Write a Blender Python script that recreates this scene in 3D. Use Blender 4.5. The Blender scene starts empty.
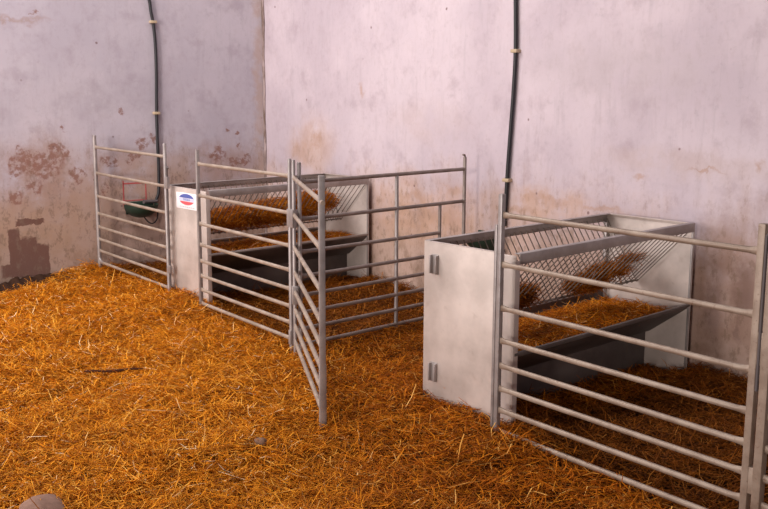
import bpy, bmesh, math, random
import numpy as np
from mathutils import Vector, Matrix

SC = bpy.context.scene
COL = SC.collection
RNG = random.Random(11)
XL, YW = -1.985, 1.72          # left wall plane, back wall plane

# ------------------------------------------------------------------ helpers
def link(o):
    COL.objects.link(o)
    return o

def obj(name, bm, mat, parent=None, smooth=True, loc=None):
    me = bpy.data.meshes.new(name)
    bmesh.ops.recalc_face_normals(bm, faces=bm.faces[:])
    bm.to_mesh(me); bm.free()
    if smooth:
        me.polygons.foreach_set('use_smooth', [True] * len(me.polygons))
        try:
            me.set_sharp_from_angle(angle=math.radians(38))
        except Exception:
            pass
    me.materials.append(mat)
    o = link(bpy.data.objects.new(name, me))
    if parent: o.parent = parent
    if loc: o.location = loc
    return o

def empty(name, loc, rz=0.0):
    o = link(bpy.data.objects.new(name, None))
    o.location = loc; o.rotation_euler = (0, 0, rz); o.empty_display_size = .1
    return o

def tag(o, label, cat, group=None, kind=None):
    o['label'] = label; o['category'] = cat
    if group: o['group'] = group
    if kind: o['kind'] = kind
    return o

def copy_tree(o, parent=None):
    c = o.copy(); link(c)
    if parent: c.parent = parent
    for ch in list(o.children):
        copy_tree(ch, c)
    return c

def box(bm, x0, x1, y0, y1, z0, z1, bev=0.0):
    r = bmesh.ops.create_cube(bm, size=1.0)
    vs = r['verts']
    for v in vs:
        v.co = Vector(((x0+x1)/2 + v.co.x*(x1-x0), (y0+y1)/2 + v.co.y*(y1-y0), (z0+z1)/2 + v.co.z*(z1-z0)))
    if bev > 0:
        es = set()
        for v in vs: es.update(v.link_edges)
        bmesh.ops.bevel(bm, geom=list(es), offset=bev, segments=2, affect='EDGES', profile=.5)

def tube(bm, pts, rad, seg=12, cap=True, prof=None):
    """swept tube; rad a number or list; prof = list of (side, up) radii per ring"""
    pts = [Vector(p) for p in pts]
    n = len(pts); rings = []
    t0 = (pts[1]-pts[0]).normalized()
    ref = Vector((0, 0, 1)) if abs(t0.z) < .9 else Vector((1, 0, 0))
    side = t0.cross(ref).normalized()
    for i, p in enumerate(pts):
        if i == 0: t = pts[1]-pts[0]
        elif i == n-1: t = pts[-1]-pts[-2]
        else: t = (pts[i+1]-p).normalized() + (p-pts[i-1]).normalized()
        t.normalize()
        side = (side - t*side.dot(t)).normalized()
        up = side.cross(t)
        if prof: a, b = prof[i]
        else:
            a = b = rad[i] if isinstance(rad, (list, tuple)) else rad
        rings.append([bm.verts.new(p + side*(a*math.cos(2*math.pi*k/seg)) + up*(b*math.sin(2*math.pi*k/seg))) for k in range(seg)])
    for i in range(n-1):
        for k in range(seg):
            bm.faces.new((rings[i][k], rings[i][(k+1) % seg], rings[i+1][(k+1) % seg], rings[i+1][k]))
    if cap:
        bm.faces.new(rings[0][::-1]); bm.faces.new(rings[-1])

def spline(pts, n=8):
    """Catmull-Rom through pts"""
    P = [Vector(p) for p in pts]
    P = [P[0]*2-P[1]] + P + [P[-1]*2-P[-2]]
    out = []
    for i in range(1, len(P)-2):
        a, b, c, d = P[i-1:i+3]
        for k in range(n):
            t = k/n
            out.append(.5*((2*b) + (c-a)*t + (2*a-5*b+4*c-d)*t*t + (3*b-a-3*c+d)*t**3))
    out.append(P[-2])
    return out

# ------------------------------------------------------------------ node helpers
class NT:
    def __init__(s, name):
        s.m = bpy.data.materials.new(name); s.m.use_nodes = True
        s.t = s.m.node_tree; s.N = s.t.nodes; s.L = s.t.links
        s.b = s.N['Principled BSDF']
    def n(s, typ, **kw):
        x = s.N.new(typ)
        for k, v in kw.items(): setattr(x, k, v)
        return x
    def put(s, sock, v):
        if isinstance(v, bpy.types.NodeSocket): s.L.new(v, sock)
        elif isinstance(v, (tuple, list)) and len(v) == 3 and sock.type == 'RGBA': sock.default_value = (*v, 1)
        else: sock.default_value = v
    def math(s, op, a, b=0.0, c=None, clamp=False):
        x = s.n('ShaderNodeMath', operation=op, use_clamp=clamp)
        s.put(x.inputs[0], a); s.put(x.inputs[1], b)
        if c is not None: s.put(x.inputs[2], c)
        return x.outputs[0]
    def vmath(s, op, a, b=None, c=None):
        x = s.n('ShaderNodeVectorMath', operation=op)
        s.put(x.inputs[0], a)
        if b is not None: s.put(x.inputs[1], b)
        if c is not None: s.put(x.inputs[2], c)
        return x.outputs['Value'] if op in ('LENGTH', 'DOT_PRODUCT', 'DISTANCE') else x.outputs[0]
    def pos(s, kind='Object'):
        return s.n('ShaderNodeTexCoord').outputs[kind]
    def noise(s, vec, scale, detail=4, rough=.55, stretch=None, col=False):
        if stretch: vec = s.vmath('MULTIPLY', vec, stretch)
        x = s.n('ShaderNodeTexNoise'); s.put(x.inputs['Vector'], vec)
        x.inputs['Scale'].default_value = scale; x.inputs['Detail'].default_value = detail; x.inputs['Roughness'].default_value = rough
        return x.outputs['Color' if col else 'Fac']
    def smooth(s, v, lo, hi, a=0.0, b=1.0):
        x = s.n('ShaderNodeMapRange', interpolation_type='SMOOTHSTEP')
        s.put(x.inputs['Value'], v)
        for k, q in zip(('From Min', 'From Max', 'To Min', 'To Max'), (lo, hi, a, b)): s.put(x.inputs[k], q)
        return x.outputs[0]
    def mix(s, f, a, b, blend='MIX'):
        x = s.n('ShaderNodeMix', data_type='RGBA', blend_type=blend)
        s.put(x.inputs['Factor'], f); s.put(x.inputs['A'], a); s.put(x.inputs['B'], b)
        # RGBA sockets share names with float ones: use indices
        for l in list(s.L):
            pass
        return x
    def mixc(s, f, a, b, blend='MIX'):
        x = s.n('ShaderNodeMix', data_type='RGBA', blend_type=blend)
        s.put(x.inputs[0], f); s.put(x.inputs[6], a); s.put(x.inputs[7], b)
        return x.outputs[2]
    def ramp(s, f, stops):
        x = s.n('ShaderNodeValToRGB'); s.put(x.inputs[0], f)
        e = x.color_ramp.elements
        while len(e) < len(stops): e.new(.5)
        for q, (p, c) in zip(e, stops): q.position = p; q.color = (*c, 1)
        return x.outputs[0]
    def bump(s, h, strength=.3, dist=.01):
        x = s.n('ShaderNodeBump'); x.inputs['Strength'].default_value = strength; x.inputs['Distance'].default_value = dist
        s.put(x.inputs['Height'], h); s.L.new(x.outputs[0], s.b.inputs['Normal'])
    def fin(s, col=None, rough=None, metal=None, spec=None):
        if col is not None: s.put(s.b.inputs['Base Color'], col)
        if rough is not None: s.put(s.b.inputs['Roughness'], rough)
        if metal is not None: s.put(s.b.inputs['Metallic'], metal)
        if spec is not None: s.put(s.b.inputs['Specular IOR Level'], spec)
        return s.m

def galv(name, c0, c1, metal=.35, rough=.48, dirt=(.30, .20, .12), dirt_amt=.35, scale=7.0):
    t = NT(name); p = t.pos()
    a = t.noise(p, scale, 5, .6); b = t.noise(p, scale*7, 3, .6)
    c = t.mixc(t.smooth(a, .35, .65), c0, c1)
    c = t.mixc(t.math('MULTIPLY', t.smooth(b, .58, .75), dirt_amt), c, dirt)
    r = t.math('MULTIPLY_ADD', a, .25, rough-.12)
    t.bump(b, .08, .002)
    return t.fin(c, r, metal)

M = {}
M['rail'] = galv('galvanised_rail', (.29, .22, .17), (.385, .305, .245), .25, .48, (.16, .08, .04), .55, 9)
M['post'] = galv('galvanised_post', (.255, .22, .21), (.35, .31, .295), .35, .42, (.20, .14, .10), .35, 9)
M['shaded_rail'] = galv('shaded_rail', (.225, .160, .118), (.315, .24, .185), .25, .5, (.13, .06, .03), .6, 11)  # darker copy of the rail steel: shade on the right-hand hurdles put into the colour
M['dark_tube'] = galv('backlit_steel_tube', (.19, .145, .125), (.27, .22, .195), .3, .5, (.14, .08, .05), .4, 9)  # divider tubes: their backlit look is put into the colour
M['sheet'] = galv('galvanised_sheet', (.44, .37, .33), (.62, .53, .48), .25, .50, (.30, .21, .16), .25, 2.4)
M['frame'] = galv('galvanised_frame', (.29, .255, .24), (.40, .355, .34), .40, .42, (.26, .18, .12), .3, 6)
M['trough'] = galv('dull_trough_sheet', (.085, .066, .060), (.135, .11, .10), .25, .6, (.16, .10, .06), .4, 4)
M['rod'] = galv('rack_rod_steel', (.13, .10, .08), (.20, .16, .13), .3, .5, (.12, .06, .03), .4, 12)

def plain(name, c, rough=.6, metal=0.0, var=.25, scale=20):
    t = NT(name); p = t.pos()
    a = t.noise(p, scale, 4)
    c2 = tuple(x*(1-var) for x in c)
    return t.fin(t.mixc(a, c2, c), rough, metal, .08 if rough > .8 else None)
M['pipe'] = plain('black_poly_pipe', (.012, .011, .014), .5)
M['clip'] = plain('tan_pipe_clip', (.50, .38, .25), .5)
M['bowl'] = plain('green_enamel', (.018, .040, .026), .5, 0, .4)
M['red'] = plain('red_paint', (.55, .09, .09), .7, 0, .5, 60)
M['dark'] = plain('dark_metal', (.12, .10, .10), .5, .3)
M['white'] = plain('white_sticker', (.86, .82, .84), .5, 0, .04)
M['blue'] = plain('blue_ink', (.09, .12, .38), .5, 0, .1)
M['pale_blue'] = plain('pale_blue_ink', (.55, .57, .74), .5, 0, .05)
M['red_ink'] = plain('red_ink', (.78, .10, .12), .5, 0, .1)
M['grey_ink'] = plain('grey_ink', (.48, .46, .52), .5, 0, .1)
M['stone'] = plain('pale_stone', (.34, .20, .15), .95, 0, .5, 40)
M['clod'] = plain('grey_clod', (.26, .15, .10), .9, 0, .5, 30)
M['stick'] = plain('dark_stalk', (.085, .032, .018), 1.0, 0, .4, 40)
M['soil'] = plain('dark_soil', (.050, .024, .015), .95, 0, .5, 30)

# ------------------------------------------------------------------ wall material
def wall_material(name, axis, peel, damp, specks_seed, lo, hi, dirt_top, dirt_w, stain_col, amt=.62, extra=()):
    t = NT(name); P = t.pos()
    sx = t.n('ShaderNodeSeparateXYZ'); t.put(sx.inputs[0], P)
    h, z = sx.outputs['Y' if axis == 'y' else 'X'], sx.outputs['Z']
    cb = t.n('ShaderNodeCombineXYZ'); t.put(cb.inputs[0], h); t.put(cb.inputs[1], z); t.put(cb.inputs[2], specks_seed)
    Q = cb.outputs[0]
    cb2 = t.n('ShaderNodeCombineXYZ'); t.put(cb2.inputs[0], h); t.put(cb2.inputs[1], z)
    # warped flat coordinates for the stains
    w = t.vmath('SUBTRACT', t.noise(Q, 9, 4, .65, col=True), (.5, .5, .5))
    W = t.vmath('MULTIPLY_ADD', w, (.16, .20, 0), cb2.outputs[0])
    big = t.noise(Q, 1.1, 5, .6); mid = t.noise(Q, 4.5, 5, .65); fine = t.noise(Q, 26, 4, .6)
    streak = t.noise(Q, 5, 5, .65, stretch=(3.2, .45, 1))
    c = t.mixc(t.smooth(big, .32, .68), lo, hi)
    c = t.mixc(t.math('MULTIPLY', t.smooth(mid, .48, .74), .6), c, tuple(x*y for x, y in zip(lo, (.80, .76, .76))))
    c = t.mixc(t.math('MULTIPLY', t.smooth(streak, .52, .74), .30), c, tuple(.62*q for q in hi))
    c = t.mixc(t.math('MULTIPLY', t.smooth(fine, .56, .75), .20), c, tuple(.5*q for q in hi))
    # splash dirt with a ragged upper edge
    d = t.math('SUBTRACT', z, t.math('MULTIPLY', t.math('SUBTRACT', t.noise(Q, 2.2, 5, .62), .5), 1.1))
    d = t.math('SUBTRACT', d, t.math('MULTIPLY', t.math('SUBTRACT', streak, .5), .5))
    c = t.mixc(t.smooth(d, dirt_top-dirt_w, dirt_top+dirt_w, amt, 0), c, stain_col)
    c = t.mixc(t.math('MULTIPLY', t.smooth(d, .02, .40, .7, 0), t.smooth(mid, .40, .60)), c, tuple(x*.55 for x in stain_col))
    for (a, b, ra, rb, col, amt) in extra:
        v = t.vmath('MULTIPLY_ADD', W, (1/ra, 1/rb, 0), (-a/ra, -b/rb, 0))
        m = t.smooth(t.vmath('LENGTH', v), .3, 1.3, amt, 0)
        c = t.mixc(t.math('MULTIPLY', m, t.smooth(mid, .30, .58)), c, col)
    WB = t.vmath('MULTIPLY_ADD', w, (.05, .13, 0), cb2.outputs[0])
    def blobs(lst, square=False):
        cur = None
        for (a, b, ra, rb) in lst:
            v = t.vmath('MULTIPLY_ADD', WB if square else W, (1/ra, 1/rb, 0), (-a/ra, -b/rb, 0))
            if square:
                q = t.n('ShaderNodeSeparateXYZ'); t.put(q.inputs[0], t.vmath('ABSOLUTE', v))
                l = t.math('SMOOTH_MAX', q.outputs[0], q.outputs[1], .25)
            else: l = t.vmath('LENGTH', v)
            cur = l if cur is None else t.math('MINIMUM', cur, l)
        return cur
    for lst, col, e0, e1, amt, brk in ((peel[0], peel[1], *((.75, 1.2) if axis == 'y' else (.1, 1.5)), peel[2], .5 if axis == 'y' else 0), (damp[0], damp[1], *((.92, 1.06) if axis == 'y' else (.1, 1.6)), damp[2], 0)):
        if not lst: continue
        m = t.smooth(blobs(lst, lst is DAMP_L), e0, e1, amt, 0)
        if brk: m = t.math('MULTIPLY', m, t.smooth(t.noise(Q, 22, 5, .7), .40, .56))
        c = t.mixc(m, c, col)
    dm = t.math('MULTIPLY', t.smooth(d, dirt_top-.25, dirt_top+.45, 1, .12), t.smooth(t.noise(Q, 13, 5, .75, stretch=(1.5, .8, 1)), .50, .64))
    c = t.mixc(t.math('MULTIPLY', dm, .62), c, tuple(x*.52 for x in stain_col))
    # pock marks
    vo = t.n('ShaderNodeTexVoronoi'); vo.inputs['Scale'].default_value = 4.6; vo.inputs['Randomness'].default_value = 1
    t.put(vo.inputs['Vector'], t.vmath('MULTIPLY_ADD', w, (.02, .02, 0), Q))
    sp = t.smooth(vo.outputs['Distance'], .030, .065, .8, 0)
    sp = t.math('MULTIPLY', sp, t.smooth(t.noise(Q, 1.7, 3), .36, .50))
    c = t.mixc(sp, c, (.16, .09, .085))
    t.bump(t.math('ADD', t.math('MULTIPLY', mid, .7), t.math('MULTIPLY', fine, .3)), .22, .012)
    return t.fin(c, .85, 0, .25)

PEEL_L = [(-0.598, 1.037, 0.049, 0.05), (-0.663, 0.89, 0.057, 0.083), (-0.298, 1.044, 0.069, 0.05), (-0.232, 0.99, 0.043, 0.051), (-0.46, 0.839, 0.075, 0.076), (-0.324, 0.875, 0.06, 0.085), (-0.5, 0.722, 0.075, 0.051), (-0.662, 0.639, 0.049, 0.067), (-0.129, 0.796, 0.061, 0.069), (-0.447, 0.923, 0.22, 0.1), (0.454, 1.062, 0.066, 0.054), (0.355, 0.923, 0.047, 0.054), (0.44, 0.947, 0.047, 0.035), (0.56, 1.095, 0.028, 0.045), (0.162, 0.914, 0.091, 0.044), (1.211, 0.926, 0.083, 0.075), (1.43, 0.86, 0.129, 0.038), (1.405, 1.136, 0.032, 0.038), (1.332, 1.166, 0.021, 0.028), (1.423, 1.022, 0.022, 0.029), (-0.247, 1.195, 0.025, 0.033), (-0.436, 2.165, 0.032, 0.024), (0.28, 1.339, 0.046, 0.044), (0.105, 0.661, 0.027, 0.062)]
DAMP_L = [(-0.696, 0.184, 0.049, 0.203), (-0.584, 0.121, 0.075, 0.172), (-0.476, 0.093, 0.068, 0.147), (-0.558, 0.428, 0.117, 0.026), (-0.648, 0.024, 0.167, 0.06)]
STAIN_B = [(-1.339, 0.973, 0.209, 0.128), (-1.027, 1.098, 0.099, 0.071), (-0.338, 1.527, 0.029, 0.065), (0.327, 0.732, 0.203, 0.047), (0.876, 0.82, 0.102, 0.037), (0.521, 0.594, 0.473, 0.062), (0.265, 0.493, 0.282, 0.049), (1.807, 0.836, 0.269, 0.04), (1.572, 0.744, 0.238, 0.035), (2.289, 0.833, 0.239, 0.025), (2.594, 1.034, 0.059, 0.018), (3.049, 1.116, 0.104, 0.011), (3.391, 1.178, 0.024, 0.043)]
DRIP_B = [(3.328, 0.232, 0.019, 0.05), (3.166, 0.401, 0.06, 0.227), (3.352, 0.491, 0.07, 0.165), (3.34, .36, .02, .09)]
M['wall_left'] = wall_material('lime_plaster_side', 'y', (PEEL_L, (.22, .105, .080), .85), (DAMP_L, (.125, .058, .045), .92), 3.1,
                               (.395, .352, .40), (.48, .43, .475), .78, .40, (.345, .225, .165), .85,
                               [(1.67, 1.6, .07, 1.9, (.42, .29, .22), .55), (-.45, .80, .42, .36, (.30, .19, .15), .75), (.30, .72, .55, .34, (.36, .23, .17), .6), (1.25, .86, .42, .20, (.30, .19, .16), .6), (-.5, .30, .7, .34, (.36, .235, .165), .7), (-.55, 2.10, .28, .03, (.30, .2, .17), .6), (.1, 1.45, .5, .16, (.33, .29, .32), .5)])
M['wall_back'] = wall_material('lime_plaster_back', 'x', (STAIN_B, (.40, .25, .18), .6), (DRIP_B, (.20, .12, .10), .6), 8.7,
                               (.46, .385, .425), (.56, .475, .51), .70, .40, (.43, .275, .19), .78,
                               [(.45, .62, .9, .30, (.46, .27, .17), .6), (3.25, .45, .26, .5, (.31, .185, .135), .8), (2.4, 1.70, .9, .22, (.47, .40, .42), .6), (1.8, .80, .6, .12, (.48, .31, .22), .6), (-1.1, 1.05, .4, .28, (.46, .31, .24), .6), (.55, 1.3, .55, .18, (.50, .40, .40), .5), (2.9, 1.15, .7, .10, (.48, .38, .37), .6)])  # lower right patch: dirt with shade painted in

# ------------------------------------------------------------------ the setting
def slab(name, x0, x1, y0, y1, z0, z1, mat):
    bm = bmesh.new(); box(bm, x0, x1, y0, y1, z0, z1)
    o = obj(name, bm, mat, smooth=False); o['kind'] = 'structure'; return o
slab('wall_left', XL-.25, XL, -5.0, YW+.25, -.3, 3.4, M['wall_left'])
slab('wall_back', XL, 8.0, YW, YW+.25, -.3, 3.4, M['wall_back'])
# thin raised mortar fillet along the corner of the two walls
t = NT('corner_mortar'); p = t.pos()
M['mortar'] = t.fin(t.mixc(t.smooth(t.noise(p, 14, 4, .7, stretch=(1, 1, .25)), .4, .62), (.15, .10, .08), (.36, .28, .27)), .9)
bm = bmesh.new()
tube(bm, [(XL+.008+.006*math.sin(k*1.7), YW-.006, -.25+k*.15) for k in range(25)], [.011+.006*RNG.random() for k in range(25)], 7)
o = obj('trim_1', bm, M['mortar']); o['kind'] = 'structure'

def sstep(x, a, b):
    q = np.clip((x-a)/(b-a), 0, 1); return q*q*(3-2*q)
_w = np.random.RandomState(4)
WAV = [(_w.uniform(1.2, 7.5), _w.uniform(0, 6.283), _w.uniform(0, 6.283)) for _ in range(26)]
def ground(x, y):
    x = np.asarray(x, float); y = np.asarray(y, float)
    z = np.full_like(x, -.012)
    for k, th, ph in WAV:
        z = z + .0085/(.5+.22*k)*np.sin(k*(x*math.cos(th)+y*math.sin(th))+ph)
    z = z - .125*sstep(-x, .8, 1.9)*sstep(-y, .0, .7)           # trodden down beside the left wall
    z = z + .048*np.exp(-((x-2.92)**2/.22+(y+.16)**2/.07))         # heaped against the feeder end
    for k, a_, p_, q_ in ((13, .006, .7, 2.1), (19, .005, 1.9, .4), (27, .004, 3.0, 5.2), (36, .0035, 4.4, 1.3), (47, .003, 5.5, 3.3)):
        z = z + a_*np.sin(k*(x*math.cos(p_)+y*math.sin(p_))+q_+1.7*np.sin(2.3*x+q_))*np.sin(.8*k*(y*math.cos(p_+.6)-x*math.sin(p_+.6))+1.4*np.sin(2.9*y))
    z = z - .022*np.exp(-((x-2.69)**2+(y+.60)**2)/.02)          # scraped hollow at the gate's foot
    z = z - .02*sstep(y, .0, .5)
    return z

# floor: earth under the bedding
def floor_mesh():
    xs = np.linspace(XL, 6.2, 500); ys = np.linspace(-3.6, YW, 330)
    X, Y = np.meshgrid(xs, ys); Z = ground(X, Y)-.012
    me = bpy.data.meshes.new('floor')
    nx, ny = len(xs), len(ys)
    co = np.stack([X, Y, Z], -1).reshape(-1, 3)
    f = [(j*nx+i, j*nx+i+1, (j+1)*nx+i+1, (j+1)*nx+i) for j in range(ny-1) for i in range(nx-1)]
    me.from_pydata(co.tolist(), [], f)
    me.polygons.foreach_set('use_smooth', [True]*len(f))
    return me

def soil_shade_mask(t, P):
    """0 in the bright bedding of the aisle, 1 in the pens: soiled, with shade painted in"""
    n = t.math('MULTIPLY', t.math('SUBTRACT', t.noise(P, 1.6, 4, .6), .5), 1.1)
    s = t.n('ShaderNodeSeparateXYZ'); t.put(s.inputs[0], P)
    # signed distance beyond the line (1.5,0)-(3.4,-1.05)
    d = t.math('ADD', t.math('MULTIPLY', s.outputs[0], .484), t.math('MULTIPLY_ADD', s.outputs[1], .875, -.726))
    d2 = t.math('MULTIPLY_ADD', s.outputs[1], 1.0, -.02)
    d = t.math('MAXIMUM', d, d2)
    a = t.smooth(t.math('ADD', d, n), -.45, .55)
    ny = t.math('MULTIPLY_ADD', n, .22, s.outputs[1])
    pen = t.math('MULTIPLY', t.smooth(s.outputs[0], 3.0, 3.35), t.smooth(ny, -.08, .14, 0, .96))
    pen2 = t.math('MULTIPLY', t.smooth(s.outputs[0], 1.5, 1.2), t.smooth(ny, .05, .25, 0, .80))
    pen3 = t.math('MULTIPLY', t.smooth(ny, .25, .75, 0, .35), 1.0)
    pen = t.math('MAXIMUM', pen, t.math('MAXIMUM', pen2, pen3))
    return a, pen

def straw_material(name, zone=True, tint=(1, 1, 1)):
    t = NT(name); P = t.pos()
    g = t.n('ShaderNodeNewGeometry')
    r = g.outputs['Random Per Island']
    k = lambda c: tuple(a*b for a, b in zip(c, tint))
    dry = t.ramp(r, [(0, k((.22, .058, .004))), (.28, k((.58, .192, .008))), (.62, k((.75, .270, .013))), (.84, k((.83, .345, .025))), (.965, k((.86, .46, .09))), (1, k((.92, .74, .50)))])  # last stop: a few pale stalks as painted glints
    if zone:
        dim = t.ramp(r, [(0, (.13, .032, .003)), (.35, (.36, .088, .005)), (.70, (.58, .165, .008)), (.92, (.72, .26, .015)), (1, (.80, .44, .12))])
        pen_dark = t.ramp(r, [(0, (.045, .013, .003)), (.5, (.13, .036, .005)), (.9, (.24, .074, .009)), (1, (.38, .15, .03))])
        a, pen = soil_shade_mask(t, P)
        c = t.mixc(a, dry, dim); c = t.mixc(pen, c, pen_dark)  # soiling and the shade of the pens, both put into the straw colour
    else: c = dry
    pt = t.smooth(t.noise(P, 15, 4, .68), .38, .54)
    c = t.mixc(t.math('MULTIPLY_ADD', pt, -.58, .58), c, (.24, .064, .005))
    return t.fin(c, .65, 0, .06)
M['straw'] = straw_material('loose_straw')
M['hay'] = straw_material('trough_straw', False, (.92, .82, .72))
M['old_hay'] = straw_material('old_hay', False, (.50, .40, .5))
M['rack_hay'] = straw_material('rack_hay', False, (.72, .62, .6))
t = NT('bedding_underlay'); P = t.pos()
a, pen = soil_shade_mask(t, P)
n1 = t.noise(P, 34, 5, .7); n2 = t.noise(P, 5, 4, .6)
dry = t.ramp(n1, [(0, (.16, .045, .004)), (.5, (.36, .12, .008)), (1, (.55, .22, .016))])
dim = t.ramp(n1, [(0, (.030, .010, .004)), (.5, (.085, .027, .006)), (1, (.17, .06, .012))])
c = t.mixc(a, dry, dim); c = t.mixc(t.math('MULTIPLY', pen, .9), c, (.045, .014, .005))
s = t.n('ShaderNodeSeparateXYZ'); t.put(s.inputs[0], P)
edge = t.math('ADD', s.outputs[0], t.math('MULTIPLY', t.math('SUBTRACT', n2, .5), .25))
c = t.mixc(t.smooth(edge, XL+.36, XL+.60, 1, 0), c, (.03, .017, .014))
t.bump(n1, .6, .02)
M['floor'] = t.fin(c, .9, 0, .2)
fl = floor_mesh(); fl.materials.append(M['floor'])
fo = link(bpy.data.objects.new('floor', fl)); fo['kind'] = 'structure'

# ------------------------------------------------------------------ straw stalks
CAM = dict(f=987.218, pitch=.172005, yaw=.942785, roll=.0043017, x=6.479018, y=-2.997437, z=1.600775)
def cam_axes():
    cp, sp = math.cos(CAM['pitch']), math.sin(CAM['pitch']); cy, sy = math.cos(CAM['yaw']), math.sin(CAM['yaw'])
    F = Vector((-sy*cp, cy*cp, -sp)); R = Vector((cy, sy, 0)); U = R.cross(F)
    c, s = math.cos(CAM['roll']), math.sin(CAM['roll'])
    return F, c*R+s*U, -s*R+c*U

def stalks(name, cx, cy, cz, length, azim, tilt, rad, bend, mat, seed, parent=None):
    """many bent stalks as one mesh: 3-sided prisms of 3 rings"""
    rs = np.random.RandomState(seed)
    n = len(cx)
    d = np.stack([np.cos(azim)*np.cos(tilt), np.sin(azim)*np.cos(tilt), np.sin(tilt)], -1)
    s = np.stack([-np.sin(azim), np.cos(azim), np.zeros(n)], -1)
    u = np.cross(d, s)
    c = np.stack([cx, cy, cz], -1)
    b = (s*bend[:, :1] + u*bend[:, 1:])*length[:, None]
    rings = []
    for t_, off, rr in ((-.5, -.5, .9), (0, .5, 1.0), (.5, -.5, .55)):
        p = c + d*(t_*length)[:, None] + b*off
        for k in range(3):
            a = 2*math.pi*k/3 + .4
            rings.append(p + (s*math.cos(a) + u*math.sin(a)*.7)*(rad*rr)[:, None])
    V = np.stack(rings, 1).reshape(-1, 3)
    q = []
    for r in range(2):
        for k in range(3):
            k2 = (k+1) % 3
            q.append((r*3+k, r*3+k2, (r+1)*3+k2, (r+1)*3+k))
    F = (np.arange(n)[:, None, None]*9 + np.array(q)[None]).reshape(-1)
    me = bpy.data.meshes.new(name)
    me.vertices.add(len(V)); me.vertices.foreach_set('co', V.astype(np.float32).ravel())
    me.loops.add(len(F)); me.loops.foreach_set('vertex_index', F.astype(np.int32))
    nf = len(F)//4
    me.polygons.add(nf); me.polygons.foreach_set('loop_start', (np.arange(nf)*4).astype(np.int32))
    me.update(calc_edges=True); me.validate()
    me.polygons.foreach_set('use_smooth', [False]*nf)
    me.materials.append(mat)
    o = link(bpy.data.objects.new(name, me))
    if parent: o.parent = parent
    return o

# feeder footprints (world): origin, angle
FEED_R = (2.694, -.002, .124); FEED_L = (-.577, .058, .110)
FW, FD, FH = .583, 1.56, .838

def bedding():
    rs = np.random.RandomState(7)
    N = 330000
    x = rs.uniform(XL+.03, 5.6, N); y = rs.uniform(-2.9, YW-.03, N)
    F, R, U = [np.array(v) for v in cam_axes()]
    d = np.stack([x-CAM['x'], y-CAM['y'], np.full(N, -CAM['z'])], -1)
    dep = d@F; px = 384+CAM['f']*(d@R)/dep; py = 254.5-CAM['f']*(d@U)/dep
    keep = (dep > .8) & (px > -170) & (px < 940) & (py < 660)
    # thin out with distance (they shrink), and along the bare edge of the left wall
    keep &= rs.rand(N) < np.clip((4.3/np.maximum(dep, .1))**1.0, .62, 1)
    bare = sstep(x+.05*np.sin(9*y)+.03*np.sin(23*y), XL+.34, XL+.56) + sstep(y, -.62, -.05)
    keep &= rs.rand(N) < np.clip(bare+.05, 0, 1)
    x, y, dep = x[keep], y[keep], dep[keep]; n = len(x)
    tuft = np.sin(x*9.3+2*np.sin(y*5.1))*np.sin(y*8.7+2*np.sin(x*4.3))
    L = np.clip(rs.lognormal(math.log(.060), .5, n), .018, .19)
    az = rs.uniform(0, 2*math.pi, n)
    ti = rs.normal(0, .20, n) + (rs.rand(n) < .07)*rs.uniform(-.2, .7, n)
    h = rs.rand(n)**1.6*.030*(1+.6*tuft)
    z = ground(x, y) + h + np.abs(np.sin(ti))*L*.42
    rad = rs.uniform(.0012, .0028, n)
    bend = rs.normal(0, .09, (n, 2))
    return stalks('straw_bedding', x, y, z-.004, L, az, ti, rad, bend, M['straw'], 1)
o = bedding()
tag(o, 'deep loose golden straw spread over the whole floor, soiled and with painted-in shade inside the pens', 'straw', kind='stuff')

# ------------------------------------------------------------------ hurdles
FR = [0, .223, .423, .573, .69, .798, .90, 1.0]
def rail(parent, p, q, r=.0118, mat='rail', crimp=(True, True)):
    p, q = Vector(p), Vector(q); d = (q-p); L = d.length; d.normalize()
    st = [0, .012, .045, .5*L, L-.045, L-.012, L]
    flat, rnd = (.0055, .0160), (r, r)
    pr = [flat if crimp[0] else rnd]*2 + [rnd]*3 + [flat if crimp[1] else rnd]*2
    bm = bmesh.new()
    tube(bm, [p+d*s for s in st], 0, 12, True, pr)
    return obj('rail', bm, M[mat], parent)
def post(parent, x, y, z0, z1, r=.0135, mat='post', square=False, name='post'):
    bm = bmesh.new()
    if square: box(bm, x-r, x+r, y-r, y+r, z0, z1, .003)
    else: tube(bm, [(x, y, z0), (x, y, z1-.004), (x, y, z1)], [r, r, r*.8], 14)
    return obj(name, bm, M[mat], parent)
def sleeve(parent, x0, x1, y, zc, h=.05, r=.02, mat='post'):
    bm = bmesh.new(); box(bm, x0, x1, y-r, y+r, zc-h, zc+h, .004)
    return obj('hinge_sleeve', bm, M[mat], parent)
def pin(parent, x, y, z0, z1, r=.006):
    bm = bmesh.new(); tube(bm, [(x+.03, y-.005, z1-.012), (x+.012, y, z1), (x, y, z1-.015), (x, y, z0)], r, 8)
    return obj('drop_pin', bm, M['dark'], parent)

def hurdle(label, A, B, za, zb, ra=.0135, rb=.0135, top=1.14, crimp=(True, True), square_b=False, top_b=None, square_a=False, mat_a='post', mat_b='post', mat_r='rail'):
    A, B = Vector((*A, 0)), Vector((*B, 0)); d = B-A; L = d.length
    e = empty('sheep_hurdle', A, math.atan2(d.y, d.x))
    tag(e, label, 'hurdle', 'galvanised sheep hurdles')
    post(e, 0, 0, -.055, top, ra, mat_a, square=square_a)
    post(e, L, 0, -.055, top_b or top, rb, mat_b, square=square_b)
    for f in FR:
        rail(e, (ra*.6, 0, za+1-f), (L-rb*.6, 0, zb+1-f), mat=mat_r, crimp=crimp)
    return e, L

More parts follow.
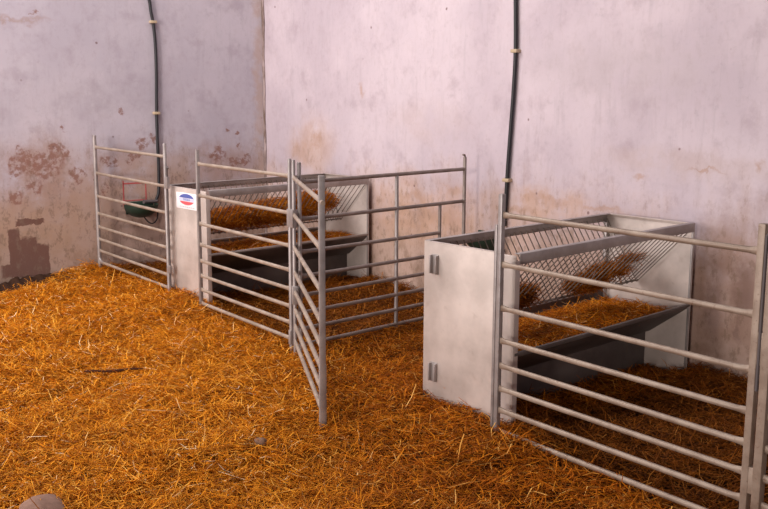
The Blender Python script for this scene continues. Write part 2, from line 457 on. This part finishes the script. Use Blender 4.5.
h1, L1 = hurdle('farthest hurdle, spanning from the left wall to the feeder with the sticker', (-1.875, -.010), (-.458, .014), .048, .053, .017, .0135, 1.15)
pin(h1, L1+.030, .0, .05, .98); sleeve(h1, L1-.005, L1+.045, 0, .86, .045, .012); sleeve(h1, L1-.005, L1+.045, 0, .20, .03, .012)
bm = bmesh.new(); tube(bm, spline([(.0, 0, .14), (.004, 0, .085), (.03, 0, .055), (.09, 0, .049)], 5), .0135, 10)
obj('corner_bend', bm, M['post'], h1)
h2, L2 = hurdle('hurdle in front of the hay-filled feeder, left of the open gate', (.093, .017), (1.379, .006), .036, .051, .0120, .0125, 1.135, top_b=1.155, square_a=True)
sleeve(h2, L2-.006, L2+.066, -.004, .80, .055, .018); sleeve(h2, L2-.012, L2+.012, 0, .06, .045, .016)
# the open gate: hinge post, free post of square tube
g, LG = hurdle('hurdle swung open as a gate, square end post standing out in the straw', (1.434, .000), (2.687, -.598), .045, .066, .0115, .0145, 1.15, square_b=True, top_b=1.185)
sleeve(g, -.016, .030, .0, .335, .055, .018)
bm = bmesh.new(); tube(bm, [(LG-.02, 0, 1.066), (LG+.055, 0, 1.066)], .011, 10); obj('latch_stub', bm, M['rail'], g)
bm = bmesh.new(); box(bm, LG-.013, LG+.013, -.017, .017, -.05, .30, .003); obj('foot_sleeve', bm, M['post'], g)
h3, L3 = hurdle('nearest hurdle, in front of the right-hand feeder', (3.267, -.020), (4.545, .006), .027, .039, .0120, .0140, 1.12, square_b=True, top_b=1.135, square_a=True, mat_b='shaded_rail', mat_r='shaded_rail')
sleeve(h3, L3+.012, L3+.036, 0, .70, .06, .013, 'shaded_rail'); sleeve(h3, L3+.012, L3+.036, 0, .22, .05, .013, 'shaded_rail'); pin(h3, L3+.022, -.012, .55, 1.11)
bm = bmesh.new(); box(bm, -.034, -.018, -.010, .010, .02, .98, .003); obj('guide_strip', bm, M['post'], h3)
# next hurdle of the row: only its first post shows at the frame's edge
h4, L4 = hurdle('hurdle at the right edge of the photo, only its first upright showing', (4.594, .006), (5.86, .02), .039, .04, .0165, .0145, 1.14, square_a=True, mat_a='shaded_rail', mat_r='shaded_rail')

# divider between the two pens, with a lamb gap at the wall
d0, d1 = Vector((1.432, .040, 0)), Vector((1.266, 1.476, 0)); dv = d1-d0; LD = dv.length
dvd = empty('pen_divider', d0, math.atan2(dv.y, dv.x))
tag(dvd, 'long dividing rail panel running back to the wall, two lower openings by the wall post', 'divider')
zf = .016
post(dvd, 0, 0, -.05, 1.135, .0125)
post(dvd, LD, 0, -.05, 1.10, .0125, 'dark_tube')
sm, ss = .80, 1.205
post(dvd, sm, 0, -.06, zf+1.0, .0125); post(dvd, ss, 0, -.05, zf+.777, .0115, 'dark_tube')
for i, f in enumerate(FR):
    rail(dvd, (.01, 0, zf+1-f), ((LD if i < 2 else ss)-.008, 0, zf+1-f), .0125, 'dark_tube', (True, False))
bm = bmesh.new(); tube(bm, spline([(LD, 0, 1.095), (LD-.004, 0, 1.112), (LD-.022, 0, 1.116)], 4), .007, 8); obj('top_hook', bm, M['dark_tube'], dvd)

# ------------------------------------------------------------------ hay feeders
def make_feeder():
    e = empty('hay_feeder', (FEED_R[0], FEED_R[1], 0), FEED_R[2])
    H, W, D = FH, FW, FD; th = .003
    # end panel: folded sheet with a return down its right and left edges
    bm = bmesh.new()
    box(bm, 0, W, 0, th, -.06, H-.006, .0008)
    box(bm, W-th, W, th, .030, -.06, H-.03, .0006)
    box(bm, 0, th, th, .030, -.06, H-.03, .0006)
    box(bm, 0, W-.085, 0, .022, H-.006, H-.003, .0006)
    end = obj('end_panel', bm, M['sheet'], e)
    bm = bmesh.new(); box(bm, W-.076, W, -.004, 0, -.055, H-.012, .0008); obj('edge_strip', bm, M['sheet'], end)
    for z in (.725, .178):
        bm = bmesh.new()
        box(bm, .052, .060, -.020, 0, z-.045, z+.045, .001); box(bm, .090, .098, -.020, 0, z-.045, z+.045, .001)
        box(bm, .052, .098, -.003, 0, z-.050, z+.050, .001)
        obj('hinge_lug', bm, M['frame'], end)
    bm = bmesh.new()
    box(bm, .0, W, D-th, D, -.05, H-.004, .0008)
    back = obj('back_panel', bm, M['sheet'], e)
    bm = bmesh.new(); box(bm, 0, .022, D-.030, D-th, -.05, H-.05, .002); obj('rear_post', bm, M['frame'], e)
    bm = bmesh.new(); box(bm, W-.013, W-.001, D-.013, D-th, -.05, H-.05, .001); obj('rear_post', bm, M['frame'], e)
    # angle-iron top frame
    def ang(x0, x1, y0, y1, fl, hh=.050, mat='frame'):
        bm = bmesh.new()
        box(bm, x0, x1, y0, y1, H-hh, H, .001)
        if fl: box(bm, *fl, H-.004, H, .0008)
        return obj('top_rail', bm, M[mat], e)
    ang(0, .005, .005, D, (.005, .034, .005, D-.005))
    ang(W-.005, W, .030, D, (W-.034, W-.005, .030, D-.005))
    ang(.005, W-.005, D-.008, D-.003, (.034, W-.034, D-.020, D-.008), .016, 'sheet')
    # V rack: two sloping grids of rods meeting above the trough
    xb, zb = .235, .455
    for sx in (.010, W-.010):
        bm = bmesh.new()
        n = 31
        for i in range(n):
            y = .022 + (D-.036)*i/(n-1)
            tube(bm, [(sx, y, H-.03), (xb, y, zb)], .0029, 6)
        for t in (.97,):
            tube(bm, [(sx+(xb-sx)*t, .03, H-.03+(zb-H+.03)*t), (sx+(xb-sx)*t, D-.015, H-.03+(zb-H+.03)*t)], .0036, 6)
        obj('rack_grid', bm, M['rod'], e)
    # trough: open folded sheet with rolled lips
    prof = [(0.0, .372), (.012, .372), (.012, .335), (.150, .175), (.335, .175), (W-.012, .350), (W-.012, .372), (W, .372)]
    inn = [(0.0, .374), (.015, .374), (.015, .337), (.152, .178), (.333, .178), (W-.015, .352), (W-.015, .374), (W, .374)]
    bm = bmesh.new(); rings = []
    for y in (.006, D-.006):
        rings.append(([bm.verts.new((x, y, z)) for x, z in prof], [bm.verts.new((x, y, z)) for x, z in inn]))
    for k in range(len(prof)-1):
        for q in (0, 1): bm.faces.new((rings[0][q][k], rings[0][q][k+1], rings[1][q][k+1], rings[1][q][k]))
    for w_ in (0, 1):
        for k in range(len(prof)-1): bm.faces.new((rings[w_][0][k], rings[w_][0][k+1], rings[w_][1][k+1], rings[w_][1][k]))
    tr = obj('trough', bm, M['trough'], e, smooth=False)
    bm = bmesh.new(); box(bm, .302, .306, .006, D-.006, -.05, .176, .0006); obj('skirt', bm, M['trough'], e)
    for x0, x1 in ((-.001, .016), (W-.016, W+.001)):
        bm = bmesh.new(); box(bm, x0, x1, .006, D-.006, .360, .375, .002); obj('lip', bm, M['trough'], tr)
    return e
fr = make_feeder()
tag(fr, 'right-hand hay feeder, wide bare pale end panel with two small brackets', 'feeder', 'galvanised hay feeders')
fl_ = copy_tree(fr)
fl_.location = (FEED_L[0], FEED_L[1], -.008); fl_.rotation_euler = (0, 0, FEED_L[2])
tag(fl_, 'left-hand hay feeder, rack packed with hay, white sticker on its end panel', 'feeder', 'galvanised hay feeders')

for tr_ in fl_.children:
    for q_ in tr_.children:
        if q_.name.startswith('lip'):
            q_.material_slots[0].link = 'OBJECT'; q_.material_slots[0].material = M['frame']
# the sticker on the left feeder's end panel
end_l = [c for c in fl_.children if c.name.startswith('end_panel')][0]
for c in [c for c in end_l.children if c.name.startswith('hinge_lug')]:
    bpy.data.objects.remove(c)
SX0, SX1, SZ0, SZ1 = .165, .460, .680, .800
bm = bmesh.new(); box(bm, SX0, SX1, -.0016, -.0002, SZ0, SZ1, .0003)
stk = obj('sticker', bm, M['white'], end_l); stk['label'] = 'white sticker with a blue and red oval emblem'
cxs, czs, rx, rz = (SX0+SX1)/2, (SZ0+SZ1)/2+.012, .106, .042
def seg_oval(z0, z1, name, mat, lift):
    bm = bmesh.new(); n = 24; up = []; lo = []
    zs = [z0+(z1-z0)*i/n for i in range(n+1)]
    L_ = [(cxs-rx*math.sqrt(max(0, 1-((z-czs)/rz)**2)), z) for z in zs]
    R_ = [(cxs+rx*math.sqrt(max(0, 1-((z-czs)/rz)**2)), z) for z in zs]
    poly = R_ + L_[::-1]
    cl = []
    for q in poly:
        if not cl or (abs(q[0]-cl[-1][0])+abs(q[1]-cl[-1][1])) > 1e-5: cl.append(q)
    f = bm.faces.new([bm.verts.new((x, -.0016-lift, z)) for x, z in cl])
    r = bmesh.ops.extrude_face_region(bm, geom=[f])
    for v in r['geom']:
        if isinstance(v, bmesh.types.BMVert): v.co.y += lift
    return obj(name, bm, mat, stk, smooth=False)
seg_oval(czs+.010, czs+rz, 'emblem_top', M['blue'], .0005)
seg_oval(czs-.012, czs+.007, 'emblem_band', M['pale_blue'], .0005)
seg_oval(czs-rz, czs-.015, 'emblem_base', M['red_ink'], .0005)
def lettering(body, size, x, z, y, mat, name):
    cu = bpy.data.curves.new(name, 'FONT'); cu.body = body; cu.size = size; cu.extrude = .0004
    cu.align_x = 'CENTER'; cu.align_y = 'CENTER'; cu.space_character = 1.25
    o = link(bpy.data.objects.new(name, cu))
    bpy.context.view_layer.update()
    me = bpy.data.meshes.new_from_object(o.evaluated_get(bpy.context.evaluated_depsgraph_get()))
    bpy.data.objects.remove(o); me.materials.clear(); me.materials.append(mat)
    q = link(bpy.data.objects.new(name, me)); q.parent = stk
    q.location = (x, y, z); q.rotation_euler = (math.pi/2, 0, 0)
    return q
lettering('SERNA', .026, cxs, czs-.002, -.0026, M['blue'], 'lettering')
bm = bmesh.new(); q = SX0+.05
while q < SX1-.05:
    w_ = RNG.uniform(.012, .03); box(bm, q, q+w_, -.0020, -.0014, SZ0+.012, SZ0+.019); q += w_+.006
obj('small_print', bm, M['grey_ink'], stk, smooth=False)

# straw in the troughs and hay in the racks
def place(F, s, t):
    c, sn = math.cos(F[2]), math.sin(F[2])
    return F[0]+s*c-t*sn, F[1]+s*sn+t*c
def trough_straw(F, dz, seed, N, label):
    rs = np.random.RandomState(seed)
    s = rs.uniform(.045, FW-.085, N); t_ = rs.uniform(.06, FD-.06, N)
    az = rs.uniform(0, 2*math.pi, N); L = np.clip(rs.lognormal(math.log(.06), .4, N), .02, .12)
    # keep the ends inside the trough
    ex = np.abs(np.cos(az))*L*.5; s = np.clip(s, .03+ex, FW-.062-ex)
    t_ = np.clip(t_, .02+L*.5, FD-.02-L*.5)
    ti = rs.normal(0, .22, N)
    prof = .372 - .02 + .030*np.exp(-((s-.30)/.16)**2)*(1+.5*np.sin(t_*6+seed)) 
    z = prof - rs.rand(N)**1.5*.035 + np.abs(np.sin(ti))*L*.4 + .012 + dz
    x, y = place(F, s, t_)
    o = stalks('trough_straw', x, y, z, L, az+F[2], ti, rs.uniform(.0012, .0022, N), rs.normal(0, .09, (N, 2)), M['hay'], seed)
    # a bed under the loose stalks fills the trough
    bm = bmesh.new(); n = 24; g0 = []
    for i in range(n+1):
        row = []
        for j in range(9):
            ss_, tt = .022+(FW-.095)*j/8, .012+(FD-.024)*i/n
            zz = .340 + .030*math.exp(-((ss_-.30)/.16)**2)*(1+.5*math.sin(tt*6+seed)) + dz
            row.append(bm.verts.new((*place(F, ss_, tt), zz)))
        g0.append(row)
    for i in range(n):
        for j in range(8): bm.faces.new((g0[i][j], g0[i][j+1], g0[i+1][j+1], g0[i+1][j]))
    bed = obj('chaff_bed', bm, M['hay_bed'], o); bed['kind'] = 'stuff'
    tag(o, label, 'straw', kind='stuff')
    return o
t = NT('chaff'); P = t.pos(); n1 = t.noise(P, 45, 5, .7); t.bump(n1, .6, .015)
M['hay_bed'] = t.fin(t.ramp(n1, [(.2, (.12, .040, .008)), (.55, (.30, .11, .018)), (.85, (.48, .21, .04))]), .9)
trough_straw(FEED_R, -.030, 21, 5200, 'golden straw lying in the trough of the right-hand feeder')
trough_straw(FEED_L, -.034, 22, 5200, 'golden straw lying in the trough of the left-hand feeder')

def hay_clump(F, blobs, seed, name, mat, dz=0.0, Lm=.07):
    """blobs: (s, t, z, rs, rt, rz, count) ellipsoids of tangled stalks"""
    rs = np.random.RandomState(seed); S = []; T = []; Z = []; R = []
    for (a, b, c, ra, rb, rc, n) in blobs:
        v = rs.normal(0, 1, (n, 3)); v /= np.linalg.norm(v, axis=1)[:, None]; v *= (rs.rand(n)**.45)[:, None]
        S.append(a+v[:, 0]*ra); T.append(b+v[:, 1]*rb); Z.append(c+v[:, 2]*rc)
    s, t_, z = map(np.concatenate, (S, T, Z)); n = len(s)
    x, y = place(F, s, t_)
    L = np.clip(rs.lognormal(math.log(Lm), .4, n), .02, .18)
    az = rs.normal(math.pi/2, .8, n) + F[2] + (rs.rand(n) < .5)*math.pi
    ti = rs.normal(0, .35, n)
    return stalks(name, x, y, z+dz, L, az, ti, rs.uniform(.0011, .0020, n), rs.normal(0, .10, (n, 2)), mat, seed)
a = hay_clump(FEED_R, [(.25, .40, .52, .08, .17, .05, 1300), (.28, .44, .57, .06, .10, .03, 300)], 31, 'hay_tuft', M['old_hay'])
tag(a, 'small dark hay tuft at the near end of the right-hand rack', 'hay', 'hay tufts in the right rack')
b = hay_clump(FEED_R, [(.25, 1.02, .520, .08, .20, .055, 1500), (.28, 1.18, .575, .09, .18, .045, 1100), (.30, 1.36, .625, .05, .12, .025, 260)], 32, 'hay_tuft', M['old_hay'])
tag(b, 'larger wispy hay tuft towards the wall end of the right-hand rack', 'hay', 'hay tufts in the right rack')
c = hay_clump(FEED_L, [(.25, .40, .57, .14, .34, .09, 3200), (.27, .85, .60, .15, .38, .10, 4600), (.28, 1.20, .635, .16, .26, .10, 3600), (.27, .7, .52, .08, .6, .05, 1800)], 33, 'rack_hay', M['rack_hay'], -.008)
tag(c, 'thick brown hay filling the rack of the left-hand feeder', 'hay', kind='stuff')

# ------------------------------------------------------------------ water pipes and drinkers
def pipe(pts, clips, axis, label):
    n0 = pts[0]
    path = spline([(n0[0]-.10 if axis == 'y' else n0[0]-.05, n0[1]+.9)] and [(*q,) for q in [(0, 0)]] if False else [Vector((0, 0, 0)), Vector((1, 0, 0))]) if False else None
    to3 = (lambda h, z: (XL+.022, h, z)) if axis == 'y' else (lambda h, z: (h, YW-.022, z))
    P3 = [to3(*q) for q in pts]
    # carries on up the wall out of frame
    top = pts[0]; d = (pts[0][0]-pts[1][0], pts[0][1]-pts[1][1])
    if axis == 'y': P3 = [to3(top[0]-.55, 3.05), to3(top[0]-.16, 2.66)] + P3
    else: P3 = [to3(top[0]-.03, 3.05)] + P3
    bm = bmesh.new(); tube(bm, spline(P3, 8), .0140, 12)
    o = obj('water_pipe', bm, M['pipe']); tag(o, label, 'pipe', 'black water pipes')
    for h, z in clips:
        x, y, z = to3(h, z)
        bm = bmesh.new()
        if axis == 'y': box(bm, XL, XL+.044, h-.030, h+.030, z-.012, z+.012, .004)
        else: box(bm, h-.030, h+.030, YW-.044, YW, z-.012, z+.012, .004)
        obj('pipe_clip', bm, M['clip'], o)
    return o
pipe([(.552, 2.362), (.583, 2.21), (.606, 2.055), (.615, 1.794), (.606, 1.442), (.601, 1.174), (.604, .813), (.596, .62), (.570, .545)],
     [(.599, 2.124), (.602, 1.326)], 'y', 'black water pipe curving down the left wall to the green drinker')
pipe([(1.495, 2.191), (1.509, 1.824), (1.500, 1.558), (1.481, 1.287), (1.462, 1.011), (1.452, .802), (1.440, .62)],
     [(1.509, 1.817), (1.459, .942)], 'x', 'black water pipe hanging down the back wall behind the right-hand feeder')

def make_drinker():
    """wall bowl: local x along the wall, -y out of the wall, origin at the wall on the rim height"""
    e = empty('drinking_bowl', (0, 0, 0))
    bm = bmesh.new(); n, m = 20, 8
    def shell(k):
        rings = []
        for i in range(m+1):
            f = math.sin(math.pi/2*i/m); zf_ = math.cos(math.pi/2*i/m)
            row = []
            for j in range(n+1):
                a = math.pi*j/n
                row.append(bm.verts.new((.150*k*f*math.cos(a), -.012-.205*k*f*math.sin(a)**.8, -.125*k*zf_ + .035*(1-f)*0)))
            rings.append(row)
        for i in range(m):
            for j in range(n): bm.faces.new((rings[i][j], rings[i][j+1], rings[i+1][j+1], rings[i+1][j]))
        return rings
    o_ = shell(1.0); i_ = shell(.94)
    for j in range(n): bm.faces.new((o_[m][j], o_[m][j+1], i_[m][j+1], i_[m][j]))
    bmesh.ops.remove_doubles(bm, verts=bm.verts[:], dist=.0004)
    bowl = obj('bowl', bm, M['bowl'], e)
    bm = bmesh.new(); box(bm, -.13, .13, -.014, 0, -.09, .022, .006); obj('back_plate', bm, M['bowl'], e)
    bm = bmesh.new(); tube(bm, [(.02, -.06, .02), (.15, -.030, .012), (.165, -.024, .02)], [.02, .016, .015], 10); obj('valve', bm, M['dark'], e)
    bm = bmesh.new(); tube(bm, spline([(.02, -.05, -.115), (.06, -.045, -.165), (.11, -.035, -.185), (.155, -.025, -.15), (.165, -.022, -.08)], 5), .006, 7); obj('drain_hose', bm, M['pipe'], e)
    return e
dr = make_drinker(); dr.location = (XL, .415, .520); dr.rotation_euler = (0, 0, math.pi/2)
tag(dr, 'green drinking bowl on the left wall behind the farthest hurdle', 'drinker', 'wall drinking bowls')
dr2 = copy_tree(dr); dr2.location = (1.285, YW, .535); dr2.rotation_euler = (0, 0, 0)
tag(dr2, 'green drinking bowl on the back wall, peeping over the right-hand feeder', 'drinker', 'wall drinking bowls')

bm = bmesh.new()
for (y0, y1, z0, z1) in ((.268, .278, .50, .733), (.478, .488, .50, .708), (.268, .488, .700, .712), (.278, .478, .548, .556)):
    box(bm, XL, XL+.002, y0, y1, z0, z1)
tag(obj('painted_outline', bm, M['red'], smooth=False), 'faint red rectangle painted on the left wall above the green drinker', 'wall marking')

# ------------------------------------------------------------------ things lying in the straw
def gz(x, y): return float(ground(np.array([x]), np.array([y]))[0])
def lump(name, x, y, rx, ry, rz, mat, seed, lift):
    rs = random.Random(seed); bm = bmesh.new()
    bmesh.ops.create_icosphere(bm, subdivisions=3, radius=1)
    ph = [rs.uniform(0, 6.28) for _ in range(6)]
    for v in bm.verts:
        c = v.co; k = 1 + .12*math.sin(2.3*c.x+ph[0])*math.cos(2.7*c.y+ph[1]) + .07*math.sin(5*c.z+ph[2]+3*c.x) + .04*math.sin(9*c.y+ph[3]+4*c.z)
        v.co = Vector((c.x*rx*k, c.y*ry*k, c.z*rz*k))
    return obj(name, bm, mat, loc=(x, y, gz(x, y)+lift))
tag(lump('stone', 2.905, -1.985, .10, .085, .040, M['stone'], 5, .020), 'pale grey-brown stone half buried in straw at the bottom left corner', 'stone')
tag(lump('clod', 2.775, -.981, .030, .026, .020, M['clod'], 9, .024), 'small grey clod in the straw before the open gate', 'clod')
bm = bmesh.new()
mr = random.Random(3); row = []
for i in range(61):
    y = -1.45+i*.020; k = .5+.5*math.sin(i*.9)*math.sin(i*.37+1)+.3*mr.random()
    taper = min(1, (60-i)/18); z0 = gz(XL+.1, y)
    row.append([bm.verts.new((XL+.003+u_*.30*taper+.012*mr.random(), y, z0-.03+hh_*taper*(.6+.5*k)+.010*mr.random())) for u_, hh_ in ((0, .085), (.22, .10), (.48, .075), (.76, .045), (1, .0))])
for i in range(60):
    for j in range(4): bm.faces.new((row[i][j], row[i][j+1], row[i+1][j+1], row[i+1][j]))
tag(obj('muck', bm, M['soil']), 'dark muck heaped along the foot of the left wall', 'muck', kind='stuff')
bm = bmesh.new()
pts = [(1.185, -1.225, gz(1.185, -1.225)+.030), (1.22, -1.16, .026), (1.255, -1.08, .034), (1.28, -1.0, .030), (1.315, -.93, .026)]
pts = [(x, y, gz(x, y)+.044) for x, y, _ in pts]
tube(bm, spline(pts, 4), [(.0080+.0015*math.sin(i*.9))*min(1, .25+i*.3, .25+(16-i)*.3) for i in range(17)], 8)
tag(obj('stick', bm, M['stick']), 'thin dark stick lying on the golden straw left of the gate', 'stick')

# ------------------------------------------------------------------ camera
F, R, U = cam_axes()
cd = bpy.data.cameras.new('camera'); cd.sensor_width = 36.0; cd.sensor_fit = 'HORIZONTAL'
cd.lens = CAM['f']*36.0/768.0; cd.clip_start = .05; cd.clip_end = 100
co = link(bpy.data.objects.new('camera', cd))
mw = Matrix((R, U, -F)).transposed().to_4x4(); mw.translation = Vector((CAM['x'], CAM['y'], CAM['z']))
co.matrix_world = mw
SC.camera = co

# ------------------------------------------------------------------ light: big barn doorway behind the camera's left, low sun through it
def aim(o, d):
    o.rotation_euler = Vector(d).to_track_quat('-Z', 'Y').to_euler()
sd = bpy.data.lights.new('low_sun', 'SUN'); sd.energy = 1.0; sd.angle = math.radians(4); sd.color = (1.0, .88, .80)
so = link(bpy.data.objects.new('low_sun', sd)); so.location = (5, -8, 2.5); aim(so, (-.49, .87, -.10))
def area(name, loc, d, sx, sy, e, col):
    ad = bpy.data.lights.new(name, 'AREA'); ad.shape = 'RECTANGLE'; ad.size = sx; ad.size_y = sy; ad.energy = e; ad.color = col
    ao = link(bpy.data.objects.new(name, ad)); ao.location = loc; aim(ao, d)
area('doorway_light', (1.8, -7.5, 2.2), (-.08, 1, -.12), 3.6, 3.2, 395, (1.0, .92, .90))
area('overhead_fill', (-.2, -2.2, 4.8), (.08, .12, -1), 2.4, 4.0, 330, (1.0, .95, .93))  # unseen fill lamp, added overhead to brighten the straw on the left
w = bpy.data.worlds.new('world'); SC.world = w; w.use_nodes = True
bg = w.node_tree.nodes['Background']; bg.inputs[0].default_value = (.90, .88, 1.0, 1); bg.inputs[1].default_value = .20

vs = SC.view_settings
vs.view_transform = 'Standard'; vs.look = 'None'; vs.gamma = 1.0; vs.exposure = 0.0; vs.use_curve_mapping = False
